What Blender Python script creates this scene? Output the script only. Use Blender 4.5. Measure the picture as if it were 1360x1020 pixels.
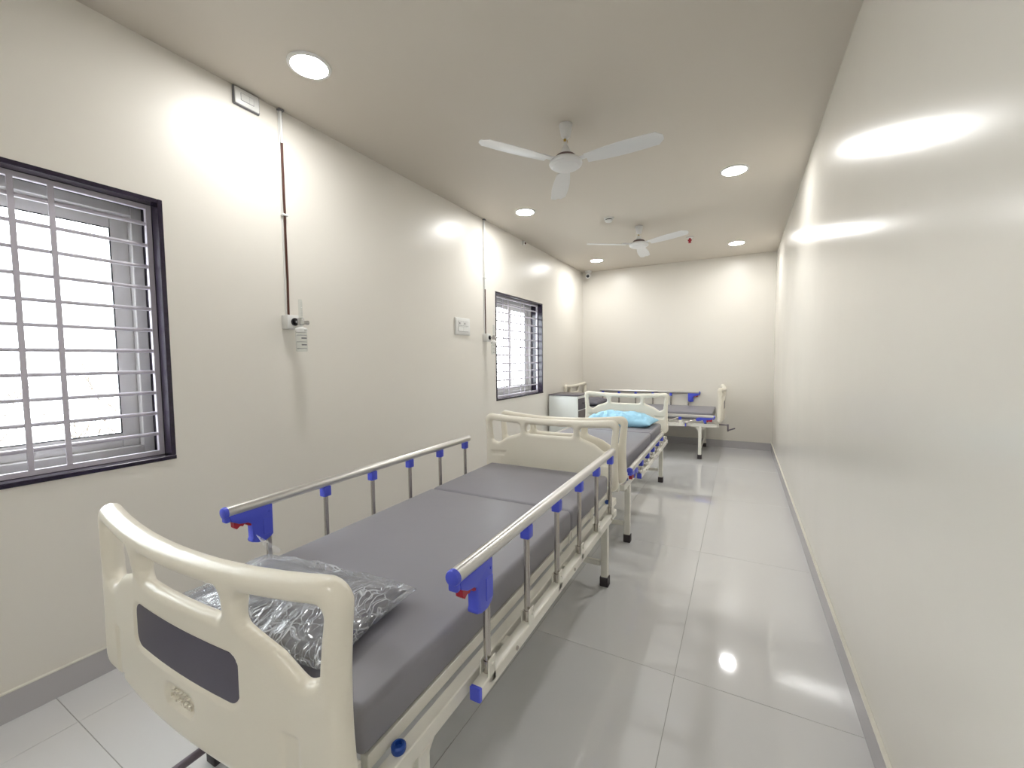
import bpy, bmesh, math, random
import numpy as np
from mathutils import Vector, Matrix, noise

for o in list(bpy.data.objects):
    bpy.data.objects.remove(o, do_unlink=True)
scene = bpy.context.scene
COL = scene.collection
PI = math.pi

# ------------------------------------------------------------------ camera
FPX, YAW, PITCH, ROLL = 555.77, 0.4991, -0.0575, -0.0100
CAM = Vector((2.4705, 0.0, 1.3792))
cy, sy, cp, sp = math.cos(YAW), math.sin(YAW), math.cos(PITCH), math.sin(PITCH)
F = Vector((-sy * cp, cy * cp, sp))
Rt = Vector((cy, sy, 0))
Up = Rt.cross(F)
c_, s_ = math.cos(ROLL), math.sin(ROLL)
r_ = Rt * c_ + Up * s_
u_ = Up * c_ - Rt * s_
cam_data = bpy.data.cameras.new('camera')
cam = bpy.data.objects.new('camera', cam_data)
COL.objects.link(cam)
cam_data.sensor_fit = 'HORIZONTAL'
cam_data.sensor_width = 36.0
cam_data.lens = FPX / 1360 * 36.0
cam_data.clip_start = 0.02
m = Matrix((r_, u_, -F)).transposed().to_4x4()
m.translation = CAM
cam.matrix_world = m
scene.camera = cam

# ------------------------------------------------------------------ world, exposure
world = bpy.data.worlds.new('overcast_sky')
scene.world = world
world.use_nodes = True
wn = world.node_tree.nodes
bg = wn.get('Background') or wn.new('ShaderNodeBackground')
bg.inputs['Color'].default_value = (0.93, 0.96, 1.0, 1)
bg.inputs['Strength'].default_value = 9.5
vs = scene.view_settings
vs.view_transform = 'Standard'
vs.look = 'None'
vs.exposure = 0.42
vs.gamma = 1.0
vs.use_curve_mapping = False
LAMP_POWER = 138.0

# ------------------------------------------------------------------ room dimensions (metres)
W, L, H, NEAR = 2.904, 7.187, 2.9, -1.78
SK = 0.113                                    # skirting height

# ------------------------------------------------------------------ materials
def mat(name, col, rough=0.5, metal=0.0, spec=0.5, coat=0.0, coat_rough=0.1, noise_amt=0.0, noise_scale=8.0,
        bump=0.0, bump_scale=60.0, emit=None, strength=0.0, rough_var=0.0, stretch=None):
    m = bpy.data.materials.new(name)
    m.use_nodes = True
    nt = m.node_tree
    b = nt.nodes['Principled BSDF']
    b.inputs['Base Color'].default_value = (*col, 1)
    b.inputs['Roughness'].default_value = rough
    b.inputs['Metallic'].default_value = metal
    b.inputs['Specular IOR Level'].default_value = spec
    b.inputs['Coat Weight'].default_value = coat
    b.inputs['Coat Roughness'].default_value = coat_rough
    if emit:
        b.inputs['Emission Color'].default_value = (*emit, 1)
        b.inputs['Emission Strength'].default_value = strength
    tc = nt.nodes.new('ShaderNodeTexCoord')
    src = tc.outputs['Object']
    if stretch:
        mp = nt.nodes.new('ShaderNodeMapping')
        mp.inputs['Scale'].default_value = stretch
        nt.links.new(src, mp.inputs['Vector'])
        src = mp.outputs['Vector']
    if noise_amt > 0 or rough_var > 0:
        n = nt.nodes.new('ShaderNodeTexNoise')
        n.inputs['Scale'].default_value = noise_scale
        n.inputs['Detail'].default_value = 4
        nt.links.new(src, n.inputs['Vector'])
        if noise_amt > 0:
            mix = nt.nodes.new('ShaderNodeMix')
            mix.data_type = 'RGBA'
            mix.inputs[6].default_value = (*[max(0, c * (1 - noise_amt)) for c in col], 1)
            mix.inputs[7].default_value = (*[min(1, c * (1 + noise_amt)) for c in col], 1)
            nt.links.new(n.outputs['Fac'], mix.inputs['Factor'])
            nt.links.new(mix.outputs[2], b.inputs['Base Color'])
        if rough_var > 0:
            mr = nt.nodes.new('ShaderNodeMapRange')
            mr.inputs['To Min'].default_value = max(0, rough - rough_var)
            mr.inputs['To Max'].default_value = rough + rough_var
            nt.links.new(n.outputs['Fac'], mr.inputs['Value'])
            nt.links.new(mr.outputs['Result'], b.inputs['Roughness'])
    if bump > 0:
        n2 = nt.nodes.new('ShaderNodeTexNoise')
        n2.inputs['Scale'].default_value = bump_scale
        n2.inputs['Detail'].default_value = 3
        nt.links.new(src, n2.inputs['Vector'])
        bp = nt.nodes.new('ShaderNodeBump')
        bp.inputs['Strength'].default_value = 1.0
        bp.inputs['Distance'].default_value = bump
        nt.links.new(n2.outputs['Fac'], bp.inputs['Height'])
        nt.links.new(bp.outputs['Normal'], b.inputs['Normal'])
    return m

def thin_glass(name, tint=(1, 1, 1), refl=0.06, rough=0.02):
    m = bpy.data.materials.new(name)
    m.use_nodes = True
    nt = m.node_tree
    nt.nodes.clear()
    out = nt.nodes.new('ShaderNodeOutputMaterial')
    tr = nt.nodes.new('ShaderNodeBsdfTransparent')
    tr.inputs['Color'].default_value = (*tint, 1)
    gl = nt.nodes.new('ShaderNodeBsdfGlossy')
    gl.inputs['Roughness'].default_value = rough
    lw = nt.nodes.new('ShaderNodeLayerWeight')
    pw = nt.nodes.new('ShaderNodeMath')
    pw.operation = 'POWER'
    pw.inputs[1].default_value = 5.0
    nt.links.new(lw.outputs['Facing'], pw.inputs[0])
    lw.inputs['Blend'].default_value = 0.5
    fr = nt.nodes.new('ShaderNodeMath')
    fr.operation = 'MULTIPLY_ADD'
    fr.inputs[1].default_value = 0.9
    fr.inputs[2].default_value = 0.035
    fr.use_clamp = True
    nt.links.new(pw.outputs[0], fr.inputs[0])
    mx = nt.nodes.new('ShaderNodeMixShader')
    nt.links.new(fr.outputs[0], mx.inputs[0])
    nt.links.new(tr.outputs[0], mx.inputs[1])
    nt.links.new(gl.outputs[0], mx.inputs[2])
    nt.links.new(mx.outputs[0], out.inputs[0])
    return m

def plastic_film(name):
    """clear crinkled polythene: mostly see-through, milky on the folds, sharp glints"""
    m = bpy.data.materials.new(name)
    m.use_nodes = True
    nt = m.node_tree
    nt.nodes.clear()
    N = nt.nodes.new
    out = N('ShaderNodeOutputMaterial')
    tc = N('ShaderNodeTexCoord')
    mp = N('ShaderNodeMapping')
    mp.inputs['Scale'].default_value = (2.6, 1.0, 1.5)
    mp.inputs['Rotation'].default_value = (0, 0, -0.5)
    nt.links.new(tc.outputs['Object'], mp.inputs['Vector'])
    n1 = N('ShaderNodeTexNoise')
    n1.noise_type = 'RIDGED_MULTIFRACTAL'
    n1.inputs['Scale'].default_value = 7
    n1.inputs['Detail'].default_value = 6
    n1.inputs['Distortion'].default_value = 0.8
    nt.links.new(mp.outputs[0], n1.inputs['Vector'])
    bp = N('ShaderNodeBump')
    bp.inputs['Strength'].default_value = 1.0
    bp.inputs['Distance'].default_value = 0.006
    nt.links.new(n1.outputs['Fac'], bp.inputs['Height'])
    tr = N('ShaderNodeBsdfTransparent')
    tr.inputs['Color'].default_value = (0.95, 0.96, 0.98, 1)
    gl = N('ShaderNodeBsdfGlossy')
    gl.inputs['Roughness'].default_value = 0.16
    nt.links.new(bp.outputs[0], gl.inputs['Normal'])
    df = N('ShaderNodeBsdfDiffuse')
    df.inputs['Color'].default_value = (0.86, 0.89, 0.95, 1)
    lw = N('ShaderNodeLayerWeight')
    lw.inputs['Blend'].default_value = 0.35
    nt.links.new(bp.outputs[0], lw.inputs['Normal'])
    ma = N('ShaderNodeMath')
    ma.operation = 'MULTIPLY_ADD'
    ma.inputs[1].default_value = 0.35
    ma.inputs[2].default_value = 0.10
    nt.links.new(lw.outputs['Fresnel'], ma.inputs[0])
    ma.use_clamp = True
    nd = N('ShaderNodeTexNoise')
    nd.inputs['Scale'].default_value = 9
    nd.inputs['Detail'].default_value = 2
    nt.links.new(tc.outputs['Object'], nd.inputs['Vector'])
    prev = None
    for sc_, rot, wid, st_ in ((9.0, -0.55, 0.045, (2.4, .7, 1)), (17.0, 0.35, 0.035, (1.8, .55, 1)), (30.0, -0.9, 0.05, (1.6, .6, 1))):
        mv = N('ShaderNodeMapping')
        mv.inputs['Rotation'].default_value = (0, 0, rot)
        mv.inputs['Scale'].default_value = st_
        vm = N('ShaderNodeVectorMath')
        vm.operation = 'MULTIPLY_ADD'
        vm.inputs[1].default_value = (.10, .10, .10)
        nt.links.new(nd.outputs['Color'], vm.inputs[0])
        nt.links.new(tc.outputs['Object'], vm.inputs[2])
        nt.links.new(vm.outputs[0], mv.inputs['Vector'])
        vo = N('ShaderNodeTexVoronoi')
        vo.feature = 'DISTANCE_TO_EDGE'
        vo.inputs['Scale'].default_value = sc_
        nt.links.new(mv.outputs[0], vo.inputs['Vector'])
        mr = N('ShaderNodeMapRange')
        mr.inputs['From Min'].default_value = 0.0
        mr.inputs['From Max'].default_value = wid
        mr.inputs['To Min'].default_value = 1.0
        mr.inputs['To Max'].default_value = 0.0
        nt.links.new(vo.outputs['Distance'], mr.inputs['Value'])
        if prev is None:
            prev = mr.outputs[0]
        else:
            mxm = N('ShaderNodeMath')
            mxm.operation = 'MAXIMUM'
            nt.links.new(prev, mxm.inputs[0])
            nt.links.new(mr.outputs[0], mxm.inputs[1])
            prev = mxm.outputs[0]
    # creases break up: weigh them with the broad noise
    gate = N('ShaderNodeMapRange')
    gate.inputs['From Min'].default_value = 0.40
    gate.inputs['From Max'].default_value = 0.62
    nt.links.new(nd.outputs['Fac'], gate.inputs['Value'])
    gm = N('ShaderNodeMath')
    gm.operation = 'MULTIPLY'
    nt.links.new(prev, gm.inputs[0])
    nt.links.new(gate.outputs[0], gm.inputs[1])
    nt.links.new(gm.outputs[0], bp.inputs['Height'])
    ramp = N('ShaderNodeValToRGB')
    ramp.color_ramp.elements[0].position = 0.0
    ramp.color_ramp.elements[0].color = (0.13, 0.13, 0.13, 1)
    ramp.color_ramp.elements[1].position = 1.0
    ramp.color_ramp.elements[1].color = (0.72, 0.72, 0.72, 1)
    nt.links.new(gm.outputs[0], ramp.inputs[0])
    m1 = N('ShaderNodeMixShader')
    nt.links.new(ramp.outputs[0], m1.inputs[0])
    nt.links.new(tr.outputs[0], m1.inputs[1])
    nt.links.new(df.outputs[0], m1.inputs[2])
    m2 = N('ShaderNodeMixShader')
    nt.links.new(ma.outputs[0], m2.inputs[0])
    nt.links.new(m1.outputs[0], m2.inputs[1])
    nt.links.new(gl.outputs[0], m2.inputs[2])
    nt.links.new(m2.outputs[0], out.inputs[0])
    return m

M = {}
M['wall'] = mat('cream_satin_paint', (0.785, 0.752, 0.69), rough=0.35, spec=0.5, noise_amt=0.012, noise_scale=1.2, bump=0.0005, bump_scale=3.0, rough_var=0.04)
M['wall_gloss'] = mat('cream_gloss_paint', (0.785, 0.752, 0.69), rough=0.21, spec=0.5, noise_amt=0.012, noise_scale=1.2, bump=0.0006, bump_scale=4.0, rough_var=0.03)
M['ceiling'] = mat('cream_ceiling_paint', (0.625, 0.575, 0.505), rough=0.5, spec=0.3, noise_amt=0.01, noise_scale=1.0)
M['tile'] = mat('polished_grey_tile', (0.69, 0.69, 0.695), rough=0.055, spec=0.6, coat=0.7, coat_rough=0.03, noise_amt=0.03, noise_scale=1.6, rough_var=0.02)
M['grout'] = mat('grey_grout', (0.36, 0.36, 0.35), rough=0.9, noise_amt=0.1)
M['skirting'] = mat('grey_skirting_tile', (0.50, 0.485, 0.50), rough=0.25, noise_amt=0.04, noise_scale=3)
M['ledge'] = mat('cream_ledge', (0.74, 0.72, 0.64), rough=0.5, noise_amt=0.05, noise_scale=20)
M['granite'] = mat('dark_granite', (0.022, 0.015, 0.032), rough=0.22, noise_amt=0.5, noise_scale=70)
M['upvc'] = mat('white_upvc', (0.56, 0.55, 0.54), rough=0.35, noise_amt=0.01)
M['grille'] = mat('white_grille_paint', (0.56, 0.53, 0.60), rough=0.4, noise_amt=0.02)
M['gasket'] = mat('black_gasket', (0.03, 0.03, 0.04), rough=0.6, noise_amt=0.1)
M['glass'] = thin_glass('window_glass', (0.98, 1.0, 0.99))
M['abs'] = mat('ivory_abs_plastic', (0.84, 0.795, 0.685), rough=0.28, spec=0.5, noise_amt=0.01, noise_scale=6, bump=0.0003, bump_scale=180)
M['panel'] = mat('slate_purple_laminate', (0.075, 0.068, 0.105), rough=0.38, noise_amt=0.04, noise_scale=40)
M['mattress'] = mat('grey_leatherette', (0.25, 0.243, 0.27), rough=0.45, spec=0.4, noise_amt=0.05, noise_scale=9, bump=0.0006, bump_scale=14, rough_var=0.06)
M['powder'] = mat('ivory_powder_coat', (0.78, 0.76, 0.69), rough=0.35, noise_amt=0.03, noise_scale=14)
M['steel'] = mat('stainless_steel', (0.55, 0.52, 0.49), rough=0.22, metal=1.0, noise_amt=0.05, noise_scale=20)
M['alu'] = mat('brushed_aluminium', (0.66, 0.65, 0.635), rough=0.30, metal=1.0, noise_amt=0.04, noise_scale=30, stretch=(20, 1, 20))
M['blue'] = mat('blue_plastic', (0.075, 0.10, 0.66), rough=0.35, noise_amt=0.03)
M['red'] = mat('red_plastic', (0.40, 0.012, 0.03), rough=0.4, noise_amt=0.05)
M['rubber'] = mat('dark_rubber', (0.035, 0.028, 0.032), rough=0.6, noise_amt=0.15)
M['cap_blue'] = mat('deep_blue_cap', (0.01, 0.06, 0.32), rough=0.4, noise_amt=0.05)
M['crank'] = mat('grey_crank_metal', (0.20, 0.17, 0.20), rough=0.35, metal=0.6, noise_amt=0.1)
M['pillow_grey'] = mat('grey_pillow_cover', (0.15, 0.145, 0.175), rough=0.5, noise_amt=0.06, noise_scale=12, bump=0.002, bump_scale=14)
M['pillow_blue'] = mat('sky_blue_fabric', (0.36, 0.66, 0.86), rough=0.7, noise_amt=0.05, noise_scale=10, bump=0.003, bump_scale=16)
M['film'] = plastic_film('clear_polythene')
M['white'] = mat('white_plastic', (0.78, 0.78, 0.76), rough=0.35, noise_amt=0.01)
M['fan'] = mat('white_fan_enamel', (0.76, 0.76, 0.76), rough=0.3, noise_amt=0.01)
M['collar'] = mat('maroon_grey_collar', (0.16, 0.11, 0.11), rough=0.5, noise_amt=0.1)
M['black'] = mat('black_plastic', (0.012, 0.012, 0.016), rough=0.25, noise_amt=0.1)
M['copper'] = mat('aged_copper', (0.10, 0.045, 0.035), rough=0.35, metal=0.7, noise_amt=0.5, noise_scale=12)
M['brass'] = mat('brass_bolt', (0.55, 0.38, 0.10), rough=0.4, metal=0.8, noise_amt=0.1)
M['chrome'] = mat('chrome', (0.5, 0.5, 0.5), rough=0.15, metal=1.0, noise_amt=0.02)
M['acrylic'] = thin_glass('clear_acrylic', (0.93, 0.95, 0.95))
M['print'] = mat('grey_print', (0.16, 0.16, 0.17), rough=0.6, noise_amt=0.05)
M['lamp'] = mat('lit_diffuser', (0.9, 0.9, 0.9), rough=0.5, emit=(1.0, 1.0, 0.985), strength=LAMP_POWER)
M['steel_white'] = mat('white_sheet_steel', (0.76, 0.79, 0.77), rough=0.3, noise_amt=0.01)
M['laminate'] = mat('dark_grey_laminate', (0.10, 0.09, 0.11), rough=0.35, noise_amt=0.08, noise_scale=30)
M['brown'] = mat('taupe_door_sheet', (0.17, 0.145, 0.14), rough=0.5, noise_amt=0.04)
M['bark'] = mat('brown_bark', (0.12, 0.10, 0.085), rough=0.9, noise_amt=0.2)
M['ground'] = mat('pale_concrete', (0.62, 0.62, 0.60), rough=0.9, noise_amt=0.08, noise_scale=2)

# ------------------------------------------------------------------ mesh helpers
class G:
    def __init__(s):
        s.v = []
        s.f = []

    def add(s, vs, fs):
        n = len(s.v)
        s.v += [tuple(x) for x in vs]
        s.f += [tuple(i + n for i in f) for f in fs]
        return s

    def box(s, x0, x1, y0, y1, z0, z1):
        vs = [(x, y, z) for x in (x0, x1) for y in (y0, y1) for z in (z0, z1)]
        fs = [(0, 1, 3, 2), (4, 6, 7, 5), (0, 4, 5, 1), (2, 3, 7, 6), (0, 2, 6, 4), (1, 5, 7, 3)]
        return s.add(vs, fs)

    def rbox(s, x0, x1, y0, y1, z0, z1, r=0.004, seg=2):
        bm = bmesh.new()
        bmesh.ops.create_cube(bm, size=1.0)
        for v in bm.verts:
            v.co = Vector((x0 + (v.co.x + .5) * (x1 - x0), y0 + (v.co.y + .5) * (y1 - y0), z0 + (v.co.z + .5) * (z1 - z0)))
        bmesh.ops.bevel(bm, geom=bm.edges[:], offset=r, segments=seg, profile=0.5, affect='EDGES')
        bm.verts.index_update()
        s.add([v.co[:] for v in bm.verts], [[v.index for v in f.verts] for f in bm.faces])
        bm.free()
        return s

    def tube(s, path, r, n=12, cap=True, sx=1.0, up=None):
        path = [Vector(q) for q in path]
        rs = r if isinstance(r, (list, tuple)) else [r] * len(path)
        vs, fs = [], []
        prev = None
        for i, q in enumerate(path):
            if i == 0:
                d = path[1] - path[0]
            elif i == len(path) - 1:
                d = path[-1] - path[-2]
            else:
                d = (path[i + 1] - q).normalized() + (q - path[i - 1]).normalized()
            d.normalize()
            if prev is None:
                a = Vector(up) if up else (Vector((0, 0, 1)) if abs(d.z) < .9 else Vector((1, 0, 0)))
                e1 = a.cross(d).normalized()
            else:
                e1 = (prev - d * prev.dot(d)).normalized()
            prev = e1
            e2 = d.cross(e1)
            for k in range(n):
                t = 2 * PI * k / n
                vs.append(q + e1 * (math.cos(t) * rs[i] * sx) + e2 * (math.sin(t) * rs[i]))
        for i in range(len(path) - 1):
            for k in range(n):
                a, b = i * n + k, i * n + (k + 1) % n
                fs.append((a, b, b + n, a + n))
        if cap:
            fs.append(tuple(range(n - 1, -1, -1)))
            fs.append(tuple(range((len(path) - 1) * n, len(path) * n)))
        return s.add(vs, fs)

    def lathe(s, prof, n=24, loc=(0, 0, 0), axis='z', close=True):
        """prof: (radius, height) pairs"""
        vs, fs = [], []
        for (r, h) in prof:
            for k in range(n):
                t = 2 * PI * k / n
                q = (r * math.cos(t), r * math.sin(t), h)
                if axis == 'x':
                    q = (h, q[0], q[1])
                elif axis == 'y':
                    q = (q[1], h, q[0])
                vs.append((q[0] + loc[0], q[1] + loc[1], q[2] + loc[2]))
        for i in range(len(prof) - 1):
            for k in range(n):
                a, b = i * n + k, i * n + (k + 1) % n
                fs.append((a, b, b + n, a + n))
        if close:
            fs.append(tuple(range(n - 1, -1, -1)))
            fs.append(tuple(range((len(prof) - 1) * n, len(prof) * n)))
        return s.add(vs, fs)

    def prism(s, poly, a0, a1, axis='x'):
        """poly in the two other axes (cyclic order), extruded a0..a1 along axis"""
        def put(a, q):
            return {'x': (a, q[0], q[1]), 'y': (q[0], a, q[1]), 'z': (q[0], q[1], a)}[axis]
        n = len(poly)
        vs = [put(a0, q) for q in poly] + [put(a1, q) for q in poly]
        fs = [tuple(range(n)), tuple(range(2 * n - 1, n - 1, -1))] + [(i, i + n, (i + 1) % n + n, (i + 1) % n) for i in range(n)]
        return s.add(vs, fs)

    def mesh(s, name, material, sharp=35):
        me = bpy.data.meshes.new(name)
        me.from_pydata(s.v, [], s.f)
        bm = bmesh.new()
        bm.from_mesh(me)
        bmesh.ops.recalc_face_normals(bm, faces=bm.faces[:])
        bm.to_mesh(me)
        bm.free()
        me.materials.append(material)
        if sharp:
            me.shade_smooth()
            me.set_sharp_from_angle(angle=math.radians(sharp))
        return me

    def obj(s, name, material, parent=None, sharp=35, loc=None, rot=None):
        return place(name, s.mesh(name, material, sharp), parent, loc, rot)

def place(name, me, parent=None, loc=None, rot=None):
    o = bpy.data.objects.new(name, me)
    COL.objects.link(o)
    if parent:
        o.parent = parent
    if loc:
        o.location = loc
    if rot:
        o.rotation_euler = rot
    return o

def tag(o, label, cat, group=None):
    o['label'] = label
    o['category'] = cat
    if group:
        o['group'] = group
    return o

def thing(name, label, cat, loc=(0, 0, 0), rz=0.0, group=None):
    o = bpy.data.objects.new(name, None)
    o.empty_display_size = 0.1
    COL.objects.link(o)
    o.location = loc
    o.rotation_euler = (0, 0, rz)
    return tag(o, label, cat, group)

def structure(o):
    o['kind'] = 'structure'
    return o

# ------------------------------------------------------------------ room shell
TH = 0.26
WZ0, WZ1 = 0.905, 2.165
WINS = [(-0.28, 1.012), (4.15, 5.448)]
g = G()
ys = [NEAR - .2] + [y for w in WINS for y in w] + [L + .2]
g.box(-TH, 0, ys[0], ys[-1], -0.15, WZ0)
g.box(-TH, 0, ys[0], ys[-1], WZ1, H + .15)
for a, b in ((ys[0], ys[1]), (ys[2], ys[3]), (ys[4], ys[5])):
    g.box(-TH, 0, a, b, WZ0, WZ1)
structure(g.obj('wall_left', M['wall'], sharp=0))
structure(G().box(W, W + .2, NEAR - .2, L + .2, -.15, H + .15).obj('wall_right', M['wall_gloss'], sharp=0))
structure(G().box(0, W, L, L + .2, -.15, H + .15).obj('wall_back', M['wall'], sharp=0))
structure(G().box(0, W, NEAR - .2, NEAR, -.15, H + .15).obj('wall_front', M['wall'], sharp=0))
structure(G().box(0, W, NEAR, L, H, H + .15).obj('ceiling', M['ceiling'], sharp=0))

# floor: grout bed with large tiles laid on it
floor = structure(G().box(0, W, NEAR, L, -.15, -.0015).obj('floor', M['grout'], sharp=0))
PX, PY, GAP = 0.665, 1.322, 0.0010
xl = sorted({0.0, W} | {2.245 - PX * k for k in range(0, 4)})
yl = sorted({NEAR, L} | {0.545 + PY * k for k in range(-1, 6) if NEAR < 0.545 + PY * k < L})
xl = [x for x in xl if 0 <= x <= W]
for i in range(len(xl) - 1):
    for j in range(len(yl) - 1):
        x0, x1, y0, y1 = xl[i] + GAP, xl[i + 1] - GAP, yl[j] + GAP, yl[j + 1] - GAP
        t = G().rbox(x0, x1, y0, y1, -.012, 0, .0008, 1).obj('floor_tile', M['tile'], floor, sharp=0)

# skirting with a thin cream ledge on top
def skirting(name, x0, x1, y0, y1, ledge):
    o = structure(G().rbox(x0, x1, y0, y1, 0, SK, .001, 1).obj(name, M['skirting']))
    G().rbox(*ledge, SK, SK + .006, .001, 1).obj('ledge', M['ledge'], o)
ST = 0.012
skirting('baseboard_left', 0, ST, NEAR, L, (0, ST + .002, NEAR, L))
skirting('baseboard_right', W - ST, W, NEAR, L, (W - ST - .002, W, NEAR, L))
skirting('baseboard_back', ST, W - ST, L - ST, L, (ST, W - ST, L - ST - .002, L))
skirting('baseboard_front', ST, W - ST, NEAR, NEAR + ST, (ST, W - ST, NEAR, NEAR + ST + .002))

# ------------------------------------------------------------------ windows
def window(n, y0, y1, verts):
    root = bpy.data.objects.new('window_%d' % n, None)
    COL.objects.link(root)
    root.location = (0, y0, WZ0)
    structure(root)
    w, h = y1 - y0, WZ1 - WZ0
    T = .02
    # stone lining of the opening, a few millimetres proud of the plaster
    G().rbox(-TH, .006, 0, T, T, h, .002, 1).obj('stone_jamb', M['granite'], root)
    G().rbox(-TH, .006, w - T, w, T, h, .002, 1).obj('stone_jamb', M['granite'], root)
    G().rbox(-TH, .006, T, w - T, h - T, h, .002, 1).obj('stone_lintel', M['granite'], root)
    G().rbox(-TH, .010, 0, w, 0, T, .002, 1).obj('stone_sill', M['granite'], root)
    # sliding window: fixed frame, two sashes with panes
    fx0, fx1 = -.235, -.165
    fw = .045
    a, b, c, d = T, w - T, T, h - T
    fr = G()
    fr.rbox(fx0, fx1, a, a + fw, c, d, .003, 1).rbox(fx0, fx1, b - fw, b, c, d, .003, 1)
    fr.rbox(fx0, fx1, a + fw, b - fw, c, c + fw, .003, 1).rbox(fx0, fx1, a + fw, b - fw, d - fw, d, .003, 1)
    fr.obj('window_frame', M['upvc'], root)
    mid = (a + b) / 2
    sw = .068
    for k, (p0, p1, sx0) in enumerate(((a + fw, mid + .035, -.196), (mid - .035, b - fw, -.226))):
        z0, z1 = c + fw, d - fw
        s = G()
        s.rbox(sx0, sx0 + .026, p0, p0 + sw, z0, z1, .005, 2).rbox(sx0, sx0 + .026, p1 - sw, p1, z0, z1, .005, 2)
        s.rbox(sx0, sx0 + .026, p0 + sw, p1 - sw, z0, z0 + sw, .005, 2).rbox(sx0, sx0 + .026, p0 + sw, p1 - sw, z1 - sw, z1, .005, 2)
        so = s.obj('sash', M['upvc'], root)
        gk = G()
        q = .004
        u0, u1, t0, t1 = p0 + sw, p1 - sw, z0 + sw, z1 - sw
        gx = sx0 + .019
        gk.box(gx, gx + .006, u0, u0 + q, t0, t1).box(gx, gx + .006, u1 - q, u1, t0, t1)
        gk.box(gx, gx + .006, u0 + q, u1 - q, t0, t0 + q).box(gx, gx + .006, u0 + q, u1 - q, t1 - q, t1)
        gk.obj('gasket', M['gasket'], so, sharp=0)
        G().box(sx0 + .011, sx0 + .015, u0, u1, t0, t1).obj('pane', M['glass'], so, sharp=0)
    # steel security grille
    gx0, gx1 = -.072, -.066
    e = .022
    gr = G()
    a, b, c, d = T + .001, w - T - .001, T + .001, h - T - .001
    gr.rbox(gx0 - .010, gx1 + .006, a, a + e, c, d, .001, 1).rbox(gx0 - .010, gx1 + .006, b - e, b, c, d, .001, 1)
    gr.rbox(gx0 - .010, gx1 + .006, a + e, b - e, c, c + e, .001, 1).rbox(gx0 - .010, gx1 + .006, a + e, b - e, d - e, d, .001, 1)
    go = gr.obj('security_grille', M['grille'], root)
    hb = G().tube([(0, a + e - .002, 0), (0, b - e + .002, 0)], .009, 8).mesh('grille_rod', M['grille'])
    for k in range(11):
        place('grille_rod', hb, go, (gx0 + .001, 0, 1.031 + .1022 * k - WZ0))
    vb = G().rbox(-.003, .003, -.0095, .0095, c + e - .002, d - e + .002, .001, 1).mesh('grille_flat', M['grille'])
    for yv in verts:
        place('grille_flat', vb, go, (gx0 + .0095, yv - y0, 0))
window(1, *WINS[0], (0.652, 0.54, 0.192, 0.08))
window(2, *WINS[1], (5.006, 4.898, 4.573, 4.441))

# ------------------------------------------------------------------ outside the windows
structure(G().box(-14, -TH - .02, -8, 18, -.6, -.5).obj('ground_outside', M['ground'], sharp=0))
def shrub(loc, seed, label):
    rnd = random.Random(seed)
    t = thing('bare_shrub', label, 'shrub', loc, 0, 'leafless shrubs outside the near window')
    g = G()
    def grow(p, d, ln, r, lev):
        pts = [p]
        dd = d.copy()
        for k in range(4):
            dd = (dd + Vector((rnd.uniform(-.35, .35), rnd.uniform(-.35, .35), rnd.uniform(-.1, .25)))).normalized()
            pts.append(pts[-1] + dd * ln / 4)
        g.tube(pts, [r * (1 - .15 * k) for k in range(5)], 5)
        if lev < 3:
            for k in range(3):
                q = pts[rnd.randint(2, 4)]
                nd = (dd + Vector((rnd.uniform(-1, 1), rnd.uniform(-1, 1), rnd.uniform(-.2, .6)))).normalized()
                grow(q, nd, ln * .7, r * .68, lev + 1)
    for k in range(5):
        d = Vector((rnd.uniform(-.4, .4), rnd.uniform(-.6, .6), 1)).normalized()
        grow(Vector((rnd.uniform(-.15, .15), rnd.uniform(-.15, .15), 0)), d, .95, .018, 0)
    g.obj('branches', M['bark'], t, sharp=0)
for k, (yy, lab) in enumerate(((2.45, 'leafless shrub outside the near window, toward its right edge'), (0.75, 'leafless shrub outside the near window, toward its left side'))):
    shrub((-4.2, yy, -.5), k + 3, lab)

# ------------------------------------------------------------------ hospital beds
MESH = {}
def cached(key, fn):
    if key not in MESH:
        MESH[key] = fn()
    return MESH[key]

def sd_rbox(x, z, cx, cz, hx, hz, r):
    qx, qz = np.abs(x - cx) - hx + r, np.abs(z - cz) - hz + r
    return np.hypot(np.maximum(qx, 0), np.maximum(qz, 0)) + np.minimum(np.maximum(qx, qz), 0) - r

def sd_poly(x, z, P):
    d = np.full(x.shape, 1e9)
    sgn = np.ones(x.shape)
    n = len(P)
    for i in range(n):
        ax, az = P[i]
        bx, bz = P[i - 1]
        ex, ez = bx - ax, bz - az
        wx, wz = x - ax, z - az
        t = np.clip((wx * ex + wz * ez) / (ex * ex + ez * ez), 0, 1)
        d = np.minimum(d, (wx - ex * t) ** 2 + (wz - ez * t) ** 2)
        c1 = z >= az
        c2 = z < bz
        c3 = ex * wz > ez * wx
        flip = (c1 & c2 & c3) | (~c1 & ~c2 & ~c3)
        sgn = np.where(flip, -sgn, sgn)
    return sgn * np.sqrt(d)

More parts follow.
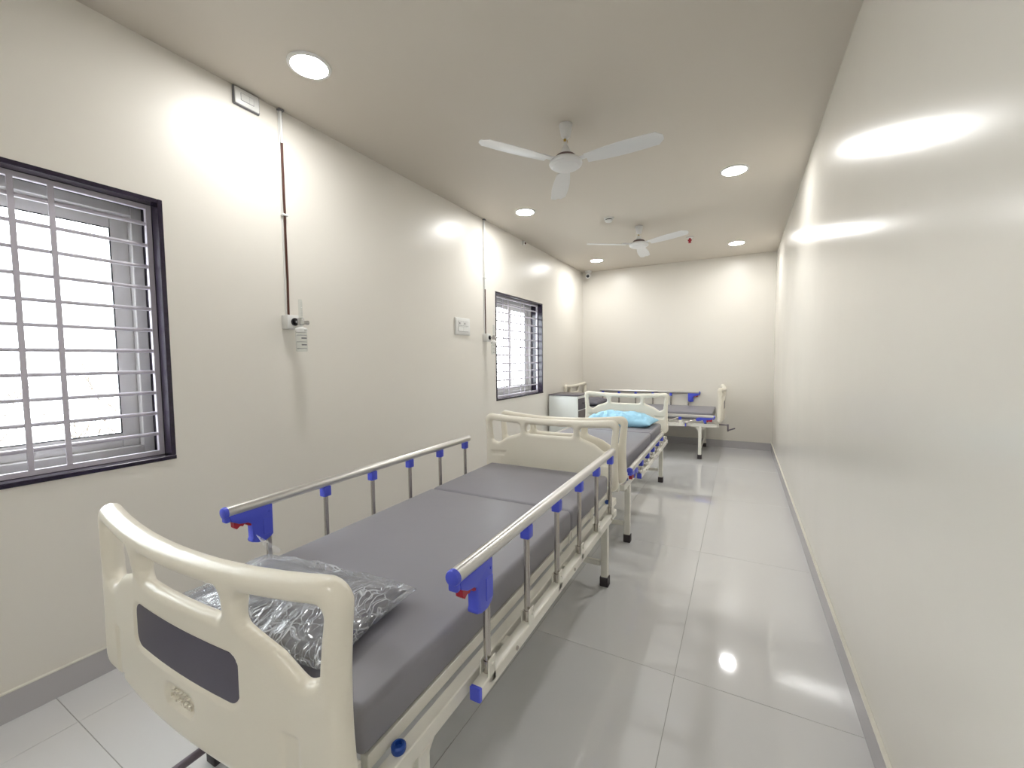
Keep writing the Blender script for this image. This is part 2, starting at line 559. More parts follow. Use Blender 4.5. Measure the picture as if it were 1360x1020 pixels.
BZ0, BZ1 = 0.508, 0.958           # board bottom / top at the middle
def warp(x, z):
    w = 0.490 + 0.012 * np.clip((z - .74) / .2, -1, 1) ** 2
    s = np.clip((z - BZ0) / (BZ1 - BZ0), 0, 1.2)
    return x * 0.505 / w, z - 0.024 * s * np.clip(np.abs(x) / .46, 0, 1.2) ** 2
def board_sdf(x, z):
    u, v = warp(x, z)
    d = sd_rbox(u, v, 0, (BZ0 + BZ1) / 2, .505, (BZ1 - BZ0) / 2, .058)
    hole = sd_rbox(u, v, 0, .876, .180, .033, .022)
    P = [(.252, .886), (.438, .886), (.431, .786), (.412, .780), (.35, .822), (.252, .858)]
    side = sd_poly(np.abs(u), v, P) - .022
    return np.maximum(d, np.maximum(-hole, -side))
def bow(x):
    return -0.045 * (1 - (x / .51) ** 2)

def board_mesh():
    st = 0.006
    xs = np.arange(-.54, .5401, st)
    zs = np.arange(.49, 1.021, st)
    X, Z = np.meshgrid(xs, zs, indexing='ij')
    D = board_sdf(X, Z)
    inside = D < -1e-4
    cell = inside[:-1, :-1] | inside[1:, :-1] | inside[1:, 1:] | inside[:-1, 1:]
    need = np.zeros(D.shape, bool)
    need[:-1, :-1] |= cell
    need[1:, :-1] |= cell
    need[1:, 1:] |= cell
    need[:-1, 1:] |= cell
    edge = need & ~inside
    PXa, PZa = X.copy(), Z.copy()
    e = 1e-4
    for _ in range(6):
        d = board_sdf(PXa, PZa)
        gx = (board_sdf(PXa + e, PZa) - board_sdf(PXa - e, PZa)) / (2 * e)
        gz = (board_sdf(PXa, PZa + e) - board_sdf(PXa, PZa - e)) / (2 * e)
        nn = np.maximum(gx * gx + gz * gz, .3)
        PXa = np.where(edge, PXa - d * gx / nn, PXa)
        PZa = np.where(edge, PZa - d * gz / nn, PZa)
    D2 = np.where(edge, 0, np.minimum(board_sdf(PXa, PZa), 0))
    u, v = warp(PXa, PZa)
    top = np.clip((v - .80) / .12, 0, 1)
    side = np.clip((np.abs(u) - .38) / .1, 0, 1)
    Tm = .017 + .009 * np.maximum(top * top * (3 - 2 * top), side * side * (3 - 2 * side))
    q = np.clip(-D2 / .024, 0, 1)
    t = Tm * np.sqrt(np.maximum(0, 1 - (1 - q) ** 2))
    def rec(sd, depth, soft=.006):
        return depth * np.clip(-sd / soft, 0, 1)
    sl = np.minimum(sd_rbox(PXa, PZa, .365, .57, .026, .09, .008), sd_rbox(PXa, PZa, -.365, .57, .026, .09, .008))
    front = -t + rec(sd_rbox(PXa, PZa, 0, .722, .228, .062, .036), .006) + rec(sd_rbox(PXa, PZa, 0, .608, .064, .027, .024), .009, .004) + rec(sl, .005)
    sock = sd_rbox(np.abs(PXa), PZa, .395, .69, .055 + .5 * (PZa - .69), .018, .004)
    back = t - rec(sock, .008)
    yc = bow(PXa)
    g = G()
    idxf = -np.ones(D.shape, int)
    idxb = -np.ones(D.shape, int)
    vs = []
    for i, j in zip(*np.nonzero(need)):
        idxf[i, j] = len(vs)
        if edge[i, j]:
            vs.append((PXa[i, j], yc[i, j], PZa[i, j]))
            idxb[i, j] = idxf[i, j]
        else:
            vs.append((PXa[i, j], yc[i, j] + front[i, j], PZa[i, j]))
            idxb[i, j] = len(vs)
            vs.append((PXa[i, j], yc[i, j] + back[i, j], PZa[i, j]))
    fs = []
    for i, j in zip(*np.nonzero(cell)):
        a = [(i, j), (i + 1, j), (i + 1, j + 1), (i, j + 1)]
        f = [int(idxf[k]) for k in a]
        fb = [int(idxb[k]) for k in a][::-1]
        fs.append(f)
        fs.append(fb)
    me = bpy.data.meshes.new('end_board')
    me.from_pydata([tuple(float(c) for c in q) for q in vs], [], fs)
    bm = bmesh.new()
    bm.from_mesh(me)
    bmesh.ops.remove_doubles(bm, verts=bm.verts[:], dist=2e-4)
    bmesh.ops.dissolve_degenerate(bm, edges=bm.edges[:], dist=1e-5)
    bmesh.ops.recalc_face_normals(bm, faces=bm.faces[:])
    bm.to_mesh(me)
    bm.free()
    me.materials.append(M['abs'])
    me.shade_smooth()
    return me

def curved_plate(cx, cz, hx, hz, r, y_front, thick, nseg=10):
    """rounded-rectangle plate that follows the bow of the board"""
    pts = []
    for (sx, sz, a0) in ((1, 1, 0), (-1, 1, PI / 2), (-1, -1, PI), (1, -1, 3 * PI / 2)):
        for k in range(7):
            a = a0 + PI / 2 * k / 6
            pts.append((cx + sx * (hx - r) + r * math.cos(a), cz + sz * (hz - r) + r * math.sin(a)))
    xs = [cx + hx * (2 * k / nseg - 1) for k in range(nseg + 1)]
    # strips in x: for every column the plate's upper and lower limits
    def lim(x):
        ax = abs(x - cx)
        if ax <= hx - r:
            return hz
        return hz - r + math.sqrt(max(0, r * r - (ax - hx + r) ** 2))
    xs = sorted(set([round(x, 5) for x in xs] + [round(cx + s * (hx - r + r * math.sin(PI / 2 * k / 6)), 5) for s in (-1, 1) for k in range(7)]))
    g = G()
    vs, fs = [], []
    for x in xs:
        hh = lim(x)
        yy = bow(x) + y_front
        vs += [(x, yy, cz - hh), (x, yy, cz + hh), (x, yy + thick, cz - hh), (x, yy + thick, cz + hh)]
    for i in range(len(xs) - 1):
        a, b = 4 * i, 4 * i + 4
        fs += [(a, b, b + 1, a + 1), (a + 2, a + 3, b + 3, b + 2), (a + 1, b + 1, b + 3, a + 3), (a, a + 2, b + 2, b)]
    return g.add(vs, fs)

def emblem_mesh():
    """raised moulded strokes inside the oval badge"""
    g = G()
    rnd = random.Random(5)
    y = -.0155
    for row, (z, n, hgt) in enumerate(((.618, 5, .008), (.600, 6, .012))):
        for k in range(n):
            x = (k - (n - 1) / 2) * .016
            yy = bow(x) + y
            g.rbox(x - .005, x - .0025, yy, yy + .006, z - hgt / 2, z + hgt / 2, .0006, 1)
            zz = z + rnd.choice((-1, 0, 1)) * hgt * .35
            g.rbox(x - .004, x + .005, yy, yy + .006, zz - .0014, zz + .0014, .0006, 1)
            if rnd.random() < .6:
                g.rbox(x + .0025, x + .005, yy, yy + .006, z - hgt / 2, z + hgt / 2, .0006, 1)
    return g.mesh('emblem', M['abs'])

RAILX, RAILZ, LOWZ = 0.503, 0.836, 0.462
POSTS = [-.612] + [-.625 + .28 * k for k in range(1, 6)]
def side_rail(bed, sgn, up):
    key = 'up' if up else 'down'
    dy, dz = (0, 0) if up else (-.26, -.246)
    y0, y1 = -.768 + dy, .822 + dy
    z = RAILZ + dz
    x = sgn * RAILX
    # oval hand rail: the part itself
    def rail():
        return G().tube([(0, y0, 0), (0, y1, 0)], .0205, 20, sx=.95).mesh('side_rail', M['alu'])
    rail_o = place('side_rail', cached('rail' + key, rail), bed, (x, 0, z))
    P = rail_o
    def at(yy, zz):
        return (0, yy, zz - z)
    # lower box rail
    def low():
        return G().rbox(-.017, .017, -.672, .865, -.020, .020, .003, 1).mesh('lower_rail', M['powder'])
    place('lower_rail', cached('low', low), P, at(0, LOWZ))
    def endcap():
        return G().rbox(-.0175, .0175, -.682, -.668, -.0205, .0205, .003, 1).mesh('lower_rail_cap', M['blue'])
    place('lower_rail_cap', cached('lowcap', endcap), P, at(0, LOWZ))
    for k, yp in enumerate(POSTS):
        pb = Vector((0, yp, LOWZ + .012))
        pt = Vector((0, yp + dy, z - .02))
        def post():
            return G().tube([(0, 0, 0), tuple(pt - pb)], .0105, 12).mesh('rail_post', M['steel'])
        place('rail_post', cached('post' + key, post), P, at(pb.y, pb.z))
        def foot():
            g = G()
            g.rbox(sgn * .012, sgn * .017, -.020, .020, -.024, .052, .002, 1) if sgn > 0 else g.rbox(-.017, -.012, -.020, .020, -.024, .052, .002, 1)
            g.rbox(-.017, -.012, -.018, .018, .0, .045, .002, 1) if sgn > 0 else g.rbox(.012, .017, -.018, .018, .0, .045, .002, 1)
            g.lathe([(.005, -.003), (.005, .003)], 10, (sgn * .018, 0, .032), 'x')
            return g.mesh('post_bracket', M['powder'])
        place('post_bracket', cached('foot%d' % sgn, foot), P, at(yp, LOWZ + .018))
        if up:
            def collar():
                return G().tube([(0, 0, 0), (0, 0, .035)], .0130, 14).mesh('post_collar', M['steel'])
            place('post_collar', cached('collar', collar), P, at(yp, LOWZ + .022))
        if k > 0:
            def cap():
                g = G().rbox(-.017, .017, -.019, .019, -.062, -.016, .005, 2)
                return g.mesh('post_cap', M['blue'])
            place('post_cap', cached('cap', cap), P, at(yp + dy, z))
    # rail end cap, release handle and trigger at the foot end
    def ecap():
        return G().lathe([(.021, .004), (.021, -.004), (.019, -.009), (.011, -.012), (.002, -.0125)], 20, (0, y0, 0), 'y').rbox(-.014, .014, y0 - .006, y0 + .01, -.036, -.01, .004, 2).mesh('rail_end_cap', M['blue'])
    place('rail_end_cap', cached('ecap' + key, ecap), P, (0, 0, 0))
    def handle():
        if up:
            pts = [(-.158, -.016), (-.150, -.036), (-.120, -.052), (-.085, -.058), (-.072, -.066), (-.070, -.124), (-.075, -.131),
                   (-.072, -.139), (-.050, -.148), (-.020, -.150), (.002, -.140), (.010, -.132), (.010, -.012), (-.158, -.010)]
        else:
            pts = [(-.158, -.016), (-.150, -.030), (-.105, -.044), (-.066, -.046), (-.058, -.078), (-.034, -.080), (-.022, -.048),
                   (.040, -.066), (.062, -.060), (.070, -.040), (.050, -.022), (.010, -.012), (-.158, -.010)]
        q = [((a if a > -.08 else -.08 + (a + .08) * .9) + POSTS[0] + dy, b) for a, b in pts]
        g = G().prism(q, -.017, .017, 'x')
        bm = bmesh.new()
        me = g.mesh('h', M['blue'], 0)
        bm.from_mesh(me)
        es = [e for e in bm.edges if len(e.link_faces) == 2 and e.calc_face_angle(0) > .9]
        bmesh.ops.bevel(bm, geom=es, offset=.004, segments=2, profile=.5, affect='EDGES')
        bm.to_mesh(me)
        bm.free()
        me.name = 'release_handle'
        me.shade_smooth()
        me.set_sharp_from_angle(angle=math.radians(35))
        return me
    place('release_handle', cached('handle' + key, handle), P, (0, 0, 0))
    def hcover():
        g = G()
        y = POSTS[0] + dy
        for s in (-1, 1):
            g.rbox(min(s * .016, s * .0195), max(s * .016, s * .0195), y - .030, y + .006, *((-.125, -.060) if up else (-.040, -.024)), .0015, 1)
            g.lathe([(.004, -.002), (.004, .002)], 8, (s * .018, y - .004, -.040 if up else -.032), 'x')
        return g.mesh('handle_cover', M['blue'])
    place('handle_cover', cached('hcover' + key, hcover), P, (0, 0, 0))
    def trig():
        y = POSTS[0] + dy
        pts = [(-.144, -.036), (-.142, -.062), (-.132, -.070), (-.118, -.062), (-.106, -.066), (-.098, -.058), (-.084, -.070), (-.070, -.074), (-.066, -.050), (-.090, -.040)]
        return G().prism([((a if a > -.08 else -.08 + (a + .08) * .85) + y, b) for a, b in pts], -.011, .011, 'x').mesh('release_trigger', M['red'])
    place('release_trigger', cached('trig' + key, trig), P, (0, 0, 0))
    # bolts on the lower rail
    def bolt():
        return G().lathe([(.007, -.003), (.007, .004), (.003, .006)], 10, (0, 0, 0), 'x').mesh('rail_bolt', M['steel'])
    for yb in (-.46, .1, .74):
        place('rail_bolt', cached('bolt', bolt), P, (sgn * .017, yb, LOWZ - z), (0, 0, 0 if sgn > 0 else PI))

def make_bed(label, loc, rz, up_r, up_l, board_shift=0.0):
    bed = thing('hospital_bed', label, 'bed', loc, rz, 'hospital beds in the ward')
    BX = .454
    def beam():
        return G().rbox(-.018, .018, -1.055, 1.055, .443, .487, .003, 1).mesh('side_beam', M['powder'])
    for s in (-1, 1):
        place('side_beam', cached('beam', beam), bed, (s * BX, 0, 0))
        def socket():
            return G().rbox(-.020, .020, -.035, .035, .443, .545, .003, 1).mesh('board_socket', M['powder'])
        for e in (-1, 1):
            place('board_socket', cached('socket', socket), bed, (s * .418, e * 1.05, 0))
    def endbeam():
        return G().rbox(-.431, .431, -.018, .018, .445, .485, .003, 1).mesh('end_beam', M['powder'])
    for e in (-1, 1):
        place('end_beam', cached('endbeam', endbeam), bed, (0, e * 1.03, 0))
    # deck of thin flat bars under the mattress
    def slat():
        return G().rbox(-.412, .412, -.035, .035, .512, .526, .002, 1).mesh('deck_slat', M['powder'])
    for k in range(14):
        place('deck_slat', cached('slat', slat), bed, (0, -.93 + .143 * k, 0))
    def deckrail():
        return G().rbox(-.012, .012, -.99, .99, .489, .5255, .002, 1).mesh('deck_rail', M['powder'])
    for s in (-1, 1):
        place('deck_rail', cached('deckrail', deckrail), bed, (s * .416, 0, 0))
    # legs with caps and gussets
    def leg():
        g = G().rbox(-.02, .02, -.02, .02, .045, .443, .003, 1)
        g.prism([(-.075, .443), (-.02, .383), (-.02, .443)], -.004, .004, 'x').prism([(.075, .443), (.02, .443), (.02, .383)], -.004, .004, 'x')
        return g.mesh('leg', M['powder'])
    def foot():
        return G().rbox(-.026, .026, -.026, .026, 0, .058, .004, 2).mesh('foot_cap', M['rubber'])
    def bar():
        return G().rbox(-.425, .425, -.012, .012, .118, .150, .003, 1).mesh('leg_crossbar', M['powder'])
    for e in (-1, 1):
        for s in (-1, 1):
            lo = place('leg', cached('leg', leg), bed, (s * .452, e * .855, 0))
            place('foot_cap', cached('footcap', foot), lo)
        place('leg_crossbar', cached('bar', bar), bed, (0, e * .855, 0))
    # blue bumper caps and wire mattress keepers
    def bump():
        return G().lathe([(.010, 0), (.015, 0), (.017, .005), (.017, .014), (.013, .018), (.009, .018), (.009, .008), (.001, .008)], 18, close=False).mesh('bumper_cap', M['cap_blue'])
    for s in (-1, 1):
        for e in (-1, 1):
            place('bumper_cap', cached('bump', bump), bed, (s * .450, e * .92, .487))
    def keeper():
        return G().tube([(0, -.016, .50), (0, -.016, .542), (0, -.010, .548), (0, .010, .548), (0, .016, .542), (0, .016, .50)], .003, 8).mesh('mattress_keeper', M['powder'])
    for s in (-1, 1):
        for yk in (.27, .62):
            place('mattress_keeper', cached('keeper', keeper), bed, (s * .440, yk, 0))
    # moulded boards
    bmsh = cached('board', board_mesh)
    for nm, yb, rot in (('footboard', -1.084, 0), ('headboard', 1.084, PI)):
        b = place(nm, bmsh, bed, (board_shift if yb > 0 else 0, yb, 0), (0, 0, rot))
        place('board_panel', cached('panel', lambda: curved_plate(0, .722, .221, .055, .030, -.0125, .004).mesh('board_panel', M['panel'])), b)
        place('emblem', cached('emblem', emblem_mesh), b)
    # crank at the foot end
    def crank():
        g = G()
        g.tube([(0, -1.04, .445), (0, -1.185, .445)], .010, 12)
        g.rbox(-.013, .013, -1.196, -1.176, .355, .458, .003, 1)
        return g.mesh('crank', M['crank'])
    ck = place('crank', cached('crank', crank), bed, (-.03, 0, -.02))
    place('crank_grip', cached('grip', lambda: G().tube([(0, -1.186, .368), (0, -1.225, .385), (0, -1.275, .405)], .010, 12).mesh('crank_grip', M['crank'])), ck)
    side_rail(bed, 1, up_r)
    side_rail(bed, -1, up_l)
    # struts from frame to lower rails
    def strut():
        return G().rbox(.0, .0145, -.02, .02, -.016, .016, .002, 1).mesh('rail_strut', M['powder'])
    for s in (-1, 1):
        for yk in (-.46, .1, .74):
            place('rail_strut', cached('strut', strut), bed, (.4718 if s > 0 else -.4863, yk, LOWZ))
    return bed

def make_mattress(label, loc, rz, w=.43):
    t = thing('mattress', label, 'mattress', (loc[0], loc[1], .526), rz, 'grey two-part bed mattresses')
    def sec(a, b):
        def f():
            g = G().rbox(-w, w, a, b, 0, .111, .020, 4)
            return g.mesh('mattress_section', M['mattress'], 50)
        return f
    place('mattress_section', cached('m1', sec(-1.005, .315)), t)
    place('mattress_section', cached('m2', sec(.319, 1.005)), t)
    return t

BEDS = [((1.333, 1.582, 0), .018), ((1.278, 3.975, 0), .0185), ((1.150, 6.660, 0), PI / 2)]
LB = ['nearest hospital bed with both steel side rails raised', 'middle hospital bed with its blue-handled side rail folded down', 'hospital bed standing crosswise against the back wall']
make_bed(LB[0], *BEDS[0], True, True, -.018)   # its headboard sits a little off-centre
make_bed(LB[1], *BEDS[1], False, False)
make_bed(LB[2], *BEDS[2], True, False)
LM = ['grey two-part mattress on the nearest bed, under the plastic-wrapped pillow', 'grey two-part mattress on the middle bed, under the blue pillow', 'grey two-part mattress on the crosswise bed at the back wall']
for k in range(3):
    make_mattress(LM[k], *BEDS[k])
MTOP = .526 + .111

# ------------------------------------------------------------------ pillows
def pillow_grid(hx, hy, th, seed, nx=44, ny=32, wr=.006, off=0.0, flap=0.0):
    """closed cushion: rounded-square outline with pinched corners, flatter base"""
    vs, fs = [], []
    N = 2 * PI
    def pt(u, v, side):
        e = (1 - abs(u) ** 3.2) * (1 - abs(v) ** 3.2)
        pin = 1 - .07 * (abs(v) ** 2) * (1 - abs(u) ** 4) * 0 
        x = hx * u * (1 - .05 * (1 - v * v))
        y = hy * v * (1 - .07 * (1 - u * u))
        h = th * max(0, e) ** .55
        p = Vector((x * 9, y * 9, seed))
        n = noise.noise(p) * .6 + noise.noise(p * 2.3) * .4
        rid = abs(noise.noise(Vector((x * 16 + seed, y * 10, seed * 2.1))))
        hh = h * (1 + .10 * n) + (wr * (n + .8 * (.5 - rid))) * min(1, e * 3)
        edge = 1 - min(1, e * 2)
        zmid = .018 + .022 * edge
        if side > 0:
            return Vector((x, y, zmid + hh * .86 + off * (e > 0)))
        return Vector((x, y, max(.001, zmid - hh * .25 - off * (e > 0))))
    for side in (1, -1):
        for i in range(nx + 1):
            for j in range(ny + 1):
                vs.append(pt(-1 + 2 * i / nx, -1 + 2 * j / ny, side))
    n1 = (nx + 1) * (ny + 1)
    for s in (0, 1):
        for i in range(nx):
            for j in range(ny):
                a = s * n1 + i * (ny + 1) + j
                f = (a, a + ny + 1, a + ny + 2, a + 1)
                fs.append(f if s == 0 else f[::-1])
    return G().add(vs, fs)

def finish_pillow(g, name, material):
    me = g.mesh(name, material, 0)
    bm = bmesh.new()
    bm.from_mesh(me)
    bmesh.ops.remove_doubles(bm, verts=bm.verts[:], dist=1e-4)
    bmesh.ops.recalc_face_normals(bm, faces=bm.faces[:])
    bm.to_mesh(me)
    bm.free()
    me.shade_smooth()
    return me

def bed_point(k, x, y, z):
    (ox, oy, _), a = BEDS[k]
    return (ox + math.cos(a) * x - math.sin(a) * y, oy + math.sin(a) * x + math.cos(a) * y, z)

p1 = thing('pillow', 'dark grey pillow sealed in crinkled clear plastic on the nearest bed', 'pillow', bed_point(0, -.03, -.850, MTOP), .016 + .12, 'pillows on the beds')
place('pillow_body', finish_pillow(pillow_grid(.295, .165, .085, 3.1), 'pillow_body', M['pillow_grey']), p1)
wrap = pillow_grid(.318, .182, .096, 8.7, 110, 70, .016, .004)
# loose corner flap of the wrapper at the far left
wrap.add([(-.22, .150, .085), (-.25, .140, .080), (-.345, .165, .125), (-.23, .172, .085)], [(0, 1, 2), (0, 2, 3)])
w1 = place('plastic_wrapper', finish_pillow(wrap, 'plastic_wrapper', M['film']), p1)
w1['label'] = 'crinkled clear plastic wrapper'

p2 = thing('pillow', 'sky blue fabric pillow leaning at the headboard of the middle bed', 'pillow', bed_point(1, .03, .775, MTOP), .012 - .06, 'pillows on the beds')
place('pillow_cover', finish_pillow(pillow_grid(.37, .215, .135, 14.2, 90, 60, .034), 'pillow_cover', M['pillow_blue']), p2)

p3 = thing('pillow', 'dark grey pillow at the head of the crosswise back bed', 'pillow', bed_point(2, 0, .80, MTOP), PI / 2, 'pillows on the beds')
place('pillow_body', finish_pillow(pillow_grid(.34, .18, .11, 21.3, wr=.004), 'pillow_body', M['pillow_grey']), p3)

# ------------------------------------------------------------------ bedside locker
lk = thing('bedside_locker', 'white steel bedside locker with dark grey top beside the far window', 'locker', (.03, 5.60, 0), 0)
LX, LY, LZ = .44, .45, .86
G().rbox(0, LX, 0, LY, .06, LZ - .025, .004, 2).obj('locker_body', M['steel_white'], lk)
G().rbox(-.004, LX + .012, -.008, LY + .008, LZ - .004, LZ + .014, .004, 2).obj('locker_top', M['laminate'], lk)
G().rbox(0, LX + .008, 0, LY, LZ - .025, LZ - .004, .002, 1).obj('locker_lip', M['steel_white'], lk)
dr = G().rbox(LX, LX + .010, .02, LY - .02, .66, LZ - .04, .003, 1).obj('drawer', M['laminate'], lk)
G().tube([(LX + .010, .16, .75), (LX + .032, .17, .75), (LX + .032, .28, .75), (LX + .010, .29, .75)], .006, 10).obj('handle', M['black'], dr)
dd = G().rbox(LX, LX + .010, .02, LY - .02, .08, .645, .003, 1).obj('door', M['brown'], lk)
G().tube([(LX + .010, .36, .52), (LX + .030, .36, .53), (LX + .030, .36, .60), (LX + .010, .36, .61)], .006, 10).obj('handle', M['black'], dd)
for x in (.04, LX - .04):
    for y in (.04, LY - .04):
        G().lathe([(.014, 0), (.02, .012), (.02, .05), (.012, .062)], 14, (x, y, 0)).obj('castor', M['rubber'], lk)

# ------------------------------------------------------------------ ceiling lights
LY_ = [-.98, 1.478, 3.937, 6.39]  # the lamp behind the camera is unseen, added to brighten the near end
names = {-.98: 'added out of view behind the camera as fill light', 1.478: 'nearest the near window', 3.937: 'midway along the room', 6.39: 'nearest the back wall'}
ring = G().lathe([(.086, -.002), (.088, -.009), (.096, -.010), (.104, -.006), (.106, 0), (.086, 0)], 40, close=False).mesh('trim_ring', M['white'])
disc = G().lathe([(.087, -.001), (.087, -.006), (.06, -.0075), (.001, -.008)], 40).mesh('diffuser', M['lamp'])
for x, sd in ((.497, 'left'), (2.40, 'right')):
    for y in LY_:
        if (x > 2 and abs(y - 1.478) < .1) or (x < 1 and y < 0):
            continue
        t = thing('ceiling_downlight', 'lit round ceiling downlight in the %s row, %s' % (sd, names[y]), 'ceiling light', (x, y, H), 0, 'round ceiling downlights')
        place('trim_ring', ring, t)
        place('diffuser', disc, t)

# ------------------------------------------------------------------ ceiling fans
def fan(label, x, y, zhub, a0, R=.61):
    t = thing('ceiling_fan', label, 'ceiling fan', (x, y, H), 0, 'white ceiling fans')
    d = H - zhub
    G().lathe([(.010, -.001), (.042, -.001), (.044, -.006), (.030, -.075), (.022, -.085), (.012, -.087)], 28).obj('canopy', M['fan'], t)
    G().tube([(0, 0, -.02), (0, 0, -d + .05)], .011, 14).obj('downrod', M['fan'], t)
    G().lathe([(.013, -.002), (.013, .002)], 8, (0, 0, -.105), 'y').rbox(-.008, .008, -.020, .020, -.112, -.098, .002, 1).obj('shackle_bolt', M['brass'], t)
    G().lathe([(.016, -d + .105), (.020, -d + .10), (.032, -d + .066), (.030, -d + .06)], 24).obj('lower_canopy', M['fan'], t)
    G().lathe([(.03, -d + .050), (.060, -d + .047), (.066, -d + .040), (.070, -d + .018)], 32).obj('motor_collar', M['collar'], t)
    G().lathe([(.05, -d + .022), (.090, -d + .020), (.104, -d + .010), (.108, -d - .004), (.104, -d - .014), (.096, -d - .016), (.092, -d - .020), (.088, -d - .026), (.05, -d - .032), (.001, -d - .033)], 48).obj('motor_housing', M['fan'], t)
    def blade():
        g = G()
        n, mth = 14, 7
        top, bot = [], []
        for i in range(n + 1):
            s = i / n
            rr = .14 + (R - .14) * s
            hw = .044 + .018 * math.sin(PI * min(1, s * 1.15) * .8) + .004 * s
            if s > .93:
                hw *= math.sqrt(max(0, 1 - ((s - .93) / .075) ** 2))
            for j in range(mth + 1):
                v = -1 + 2 * j / mth
                yy = v * hw
                z = -.010 - .16 * yy - .006 * (1 - v * v) * -1 - .004
                top.append((rr, yy, z + .0015))
                bot.append((rr, yy, z - .0015))
        k = len(top)
        fs = []
        for i in range(n):
            for j in range(mth):
                a = i * (mth + 1) + j
                fs += [(a, a + mth + 1, a + mth + 2, a + 1), (k + a, k + a + 1, k + a + mth + 2, k + a + mth + 1)]
        for i in range(n):
            a, b = i * (mth + 1), (i + 1) * (mth + 1)
            fs += [(a, k + a, k + b, b), (a + mth, b + mth, k + b + mth, k + a + mth)]
        fs += [(j + 1, k + j + 1, k + j, j) for j in range(mth)]
        a = n * (mth + 1)
        fs += [(a + j, k + a + j, k + a + j + 1, a + j + 1) for j in range(mth)]
        return g.add(top + bot, fs).mesh('blade', M['fan'])
    bl = cached('blade', blade)
    br = cached('bladebr', lambda: G().rbox(.085, .20, -.022, .022, -.006, .0, .002, 1).mesh('blade_bracket', M['fan']))
    for k in range(3):
        a = a0 + k * 2 * PI / 3
        b = place('blade', bl, t, (0, 0, -d + .012), (0, 0, a))
        place('blade_bracket', br, b)
fan('white three-blade ceiling fan nearer the camera', 1.448, 2.637, 2.655, math.radians(-3))
fan('white three-blade ceiling fan nearer the back wall', 1.419, 5.02, 2.69, math.radians(-26))

# ------------------------------------------------------------------ small ceiling and wall devices
t = thing('smoke_detector', 'small round white smoke detector with dark vents on the ceiling', 'smoke detector', (1.195, 4.56, H), 0)
G().lathe([(.052, 0), (.052, -.012), (.048, -.016)], 28).obj('base', M['white'], t)
G().lathe([(.034, -.016), (.034, -.028)], 24).obj('vent_band', M['black'], t)
G().lathe([(.042, -.026), (.044, -.030), (.034, -.042), (.012, -.046), (.001, -.046)], 28).obj('dome', M['white'], t)

t = thing('fire_sprinkler', 'red fire sprinkler head on a white rosette on the ceiling', 'sprinkler', (1.885, 5.79, H), 0)
G().lathe([(.045, 0), (.043, -.010), (.022, -.014)], 24).obj('rosette', M['white'], t)
G().lathe([(.012, -.012), (.012, -.030), (.024, -.034), (.024, -.046), (.014, -.050), (.014, -.066), (.020, -.068), (.020, -.071), (.001, -.072)], 18).obj('sprinkler_head', M['red'], t)

t = thing('motion_sensor', 'tiny white wall sensor with dark lens high above the far window', 'sensor', (0, 4.86, 2.868), 0)
G().rbox(0, .03, -.024, .024, -.024, .024, .006, 2).obj('sensor_body', M['white'], t)
G().lathe([(.013, .0), (.012, .008), (.006, .013), (.001, .014)], 16, (.030, .006, -.004), 'x').obj('lens', M['copper'], t)

t = thing('security_camera', 'white turret security camera in the far ceiling corner', 'camera', (.135, 7.085, H), 0)
G().lathe([(.058, 0), (.058, -.014), (.050, -.022), (.030, -.026)], 28).obj('mount_base', M['white'], t)
G().lathe([(.030, -.024), (.028, -.05), (.024, -.06)], 20).obj('stem', M['white'], t)
hd = G().lathe([(.001, .050), (.028, .046), (.040, .030), (.043, .0), (.043, -.034), (.040, -.040), (.030, -.041)], 28, (0, 0, 0), 'y', close=True).obj('camera_head', M['white'], t, loc=(.0, -.02, -.088), rot=(math.radians(12), 0, math.radians(16)))
G().lathe([(.026, -.0395), (.026, -.046), (.022, -.049), (.001, -.050)], 24, (0, 0, 0), 'y').obj('lens', M['black'], hd)

def switch_plate(name, label, y0, y1, z0, z1, kind):
    t = thing(name, label, 'switch plate', (0, (y0 + y1) / 2, (z0 + z1) / 2), 0)
    w, h = (y1 - y0) / 2, (z1 - z0) / 2
    G().rbox(0, .012, -w - .006, w + .006, -h - .006, h + .006, .003, 1).obj('back_box', M['print'] if kind == 1 else M['white'], t)  # the high plate's dark grey box paints in the shadow line around it
    G().rbox(.008, .020, -w, w, -h, h, .005, 2).obj('cover_plate', M['white'], t)
    if kind == 1:
        iw, ih = w * .52, h * .42
        G().rbox(.018, .0208, -iw - .002, iw + .002, -ih - .002, ih + .002, .001, 1).obj('module_frame', M['print'], t)
        G().rbox(.018, .0222, -iw, iw * .3, -ih, ih, .001, 1).obj('blank_module', M['white'], t)
        G().rbox(.018, .0225, iw * .32, iw, -ih, ih, .001, 1).obj('switch', M['white'], t)
    else:
        for r, zc in ((0, .028), (1, -.028)):
            iw, ih = w * .72, .022
            G().rbox(.018, .0208, -iw - .002, iw + .002, zc - ih - .002, zc + ih + .002, .001, 1).obj('module_frame', M['print'], t)
            n = 4 if r == 0 else 2
            for k in range(n):
                a = -iw + 2 * iw * k / n
                b = G().rbox(.018, .0232, a + .001, a + 2 * iw / n - .001, zc - ih, zc + ih, .001, 1).obj('switch', M['white'], t)
                if r == 0 and k in (0, 2):
                    mk = G().rbox(.0228, .0236, a + iw / n - .007, a + iw / n + .007, zc - .010, zc + .010, .0002, 1)
                    mk.obj('socket_holes', M['print'], b)
switch_plate('switch_plate', 'white one-module switch plate high on wall, touching the ceiling', 1.368, 1.50, 2.805, 2.893, 1)
switch_plate('switch_plate', 'white two-row switch and socket plate left of the far window', 3.367, 3.607, 1.64, 1.80, 2)

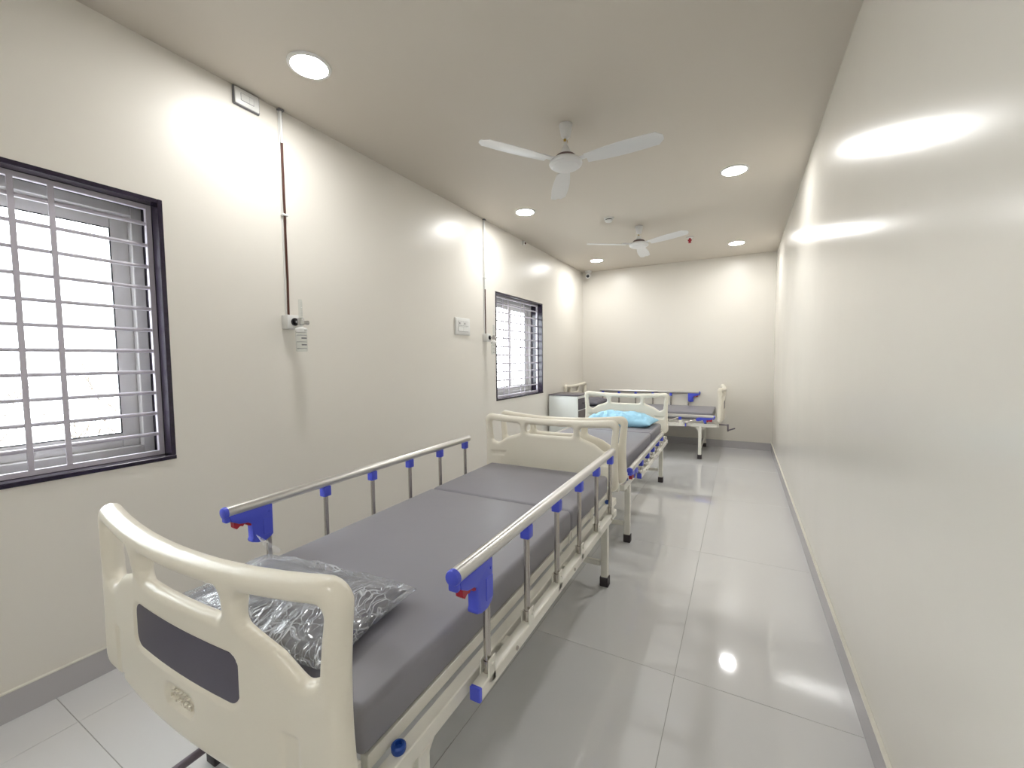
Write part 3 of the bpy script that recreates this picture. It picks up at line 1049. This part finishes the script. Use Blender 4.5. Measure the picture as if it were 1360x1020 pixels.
def gas_outlet(yp, which):
    lab = {0: 'beside the near window', 1: 'beside the far window'}[which]
    t = thing('gas_pipe', 'thin copper medical gas pipe running down the wall %s' % lab, 'pipe', (0, yp, H), 0, 'medical gas pipes')
    z1 = 1.668 - H
    rnd = random.Random(which)
    pts = [(.014, rnd.uniform(-.002, .002), z1 * k / 12) for k in range(13)]
    G().tube(pts, .0065, 10).obj('copper_pipe', M['copper'], t)
    G().tube([(.013, -.001, -.001), (.013, -.001, -.20 if which == 0 else -.75)], .0085, 12).obj('painted_sleeve', M['white'], t)
    G().tube([(.007, -.012, z1 * k / 8) for k in range(9)], .0035, 8).obj('signal_cable', M['white'], t)
    for zc in (-.002, -.62):
        G().rbox(0, .028, -.020, .016, zc - .012, zc, .003, 1).obj('pipe_clip', M['white'] if zc < -.1 else M['print'], t)
    b = thing('gas_outlet', 'white wall gas outlet with flowmeter and water bottle %s' % lab, 'gas outlet', (0, yp, 1.625), 0, 'medical gas outlets')
    G().rbox(0, .060, -.040, .036, -.042, .042, .004, 2).obj('outlet_box', M['white'], b)
    G().lathe([(.024, .060), (.024, .066), (.019, .068), (.019, .066), (.012, .066), (.012, .074), (.009, .078), (.001, .078)], 24, (0, .006, 0), 'x').obj('outlet_socket', M['black'], b)
    G().tube([(.07, .006, 0), (.115, .012, 0)], .009, 12).obj('probe', M['chrome'], b)
    fm = G().rbox(.095, .125, -.004, .028, -.022, .022, .006, 2).obj('flow_valve', M['chrome'], b)
    G().lathe([(.012, .028), (.012, .050), (.014, .052), (.014, .060), (.001, .061)], 16, (.11, 0, -.004), 'y').obj('valve_knob', M['chrome'], fm)
    G().lathe([(.011, .020), (.011, .130), (.009, .134), (.001, .134)], 18, (.11, .012, 0)).obj('flow_tube', M['acrylic'], b)
    sc = G()
    for k in range(8):
        sc.box(.1212, .1218, .006, .018, .035 + .011 * k, .0362 + .011 * k)
    sc.obj('scale_marks', M['print'], b, sharp=0)
    bt = G().lathe([(.030, -.062), (.032, -.072), (.032, -.175), (.028, -.182), (.001, -.183)], 26, (.11, .012, 0)).obj('humidifier_bottle', M['acrylic'], b)
    G().lathe([(.012, -.020), (.012, -.034), (.030, -.040), (.034, -.044), (.034, -.064), (.028, -.066)], 26, (.11, .012, 0)).obj('bottle_cap', M['white'], b)
    G().tube([(.14, .012, -.05), (.158, .018, -.05)], .006, 10).obj('outlet_nipple', M['white'], b)
    ln = G()
    for k, zz in enumerate((-.085, -.105, -.125, -.145, -.165)):
        a0, a1 = (-1.1, .9) if k % 2 == 0 else (-.2, .9)
        n = 8
        vs, fs = [], []
        for i in range(n + 1):
            a = a0 + (a1 - a0) * i / n - .4
            for dz_ in (0, .003 if k % 2 == 0 else .008):
                vs.append((.11 + .0325 * math.cos(a), .012 + .0325 * math.sin(a), zz + dz_))
        fs = [(2 * i, 2 * i + 2, 2 * i + 3, 2 * i + 1) for i in range(n)]
        ln.add(vs, fs)
    ln.obj('bottle_marks', M['print'], bt, sharp=0)
gas_outlet(1.632, 0)
gas_outlet(3.915, 1)
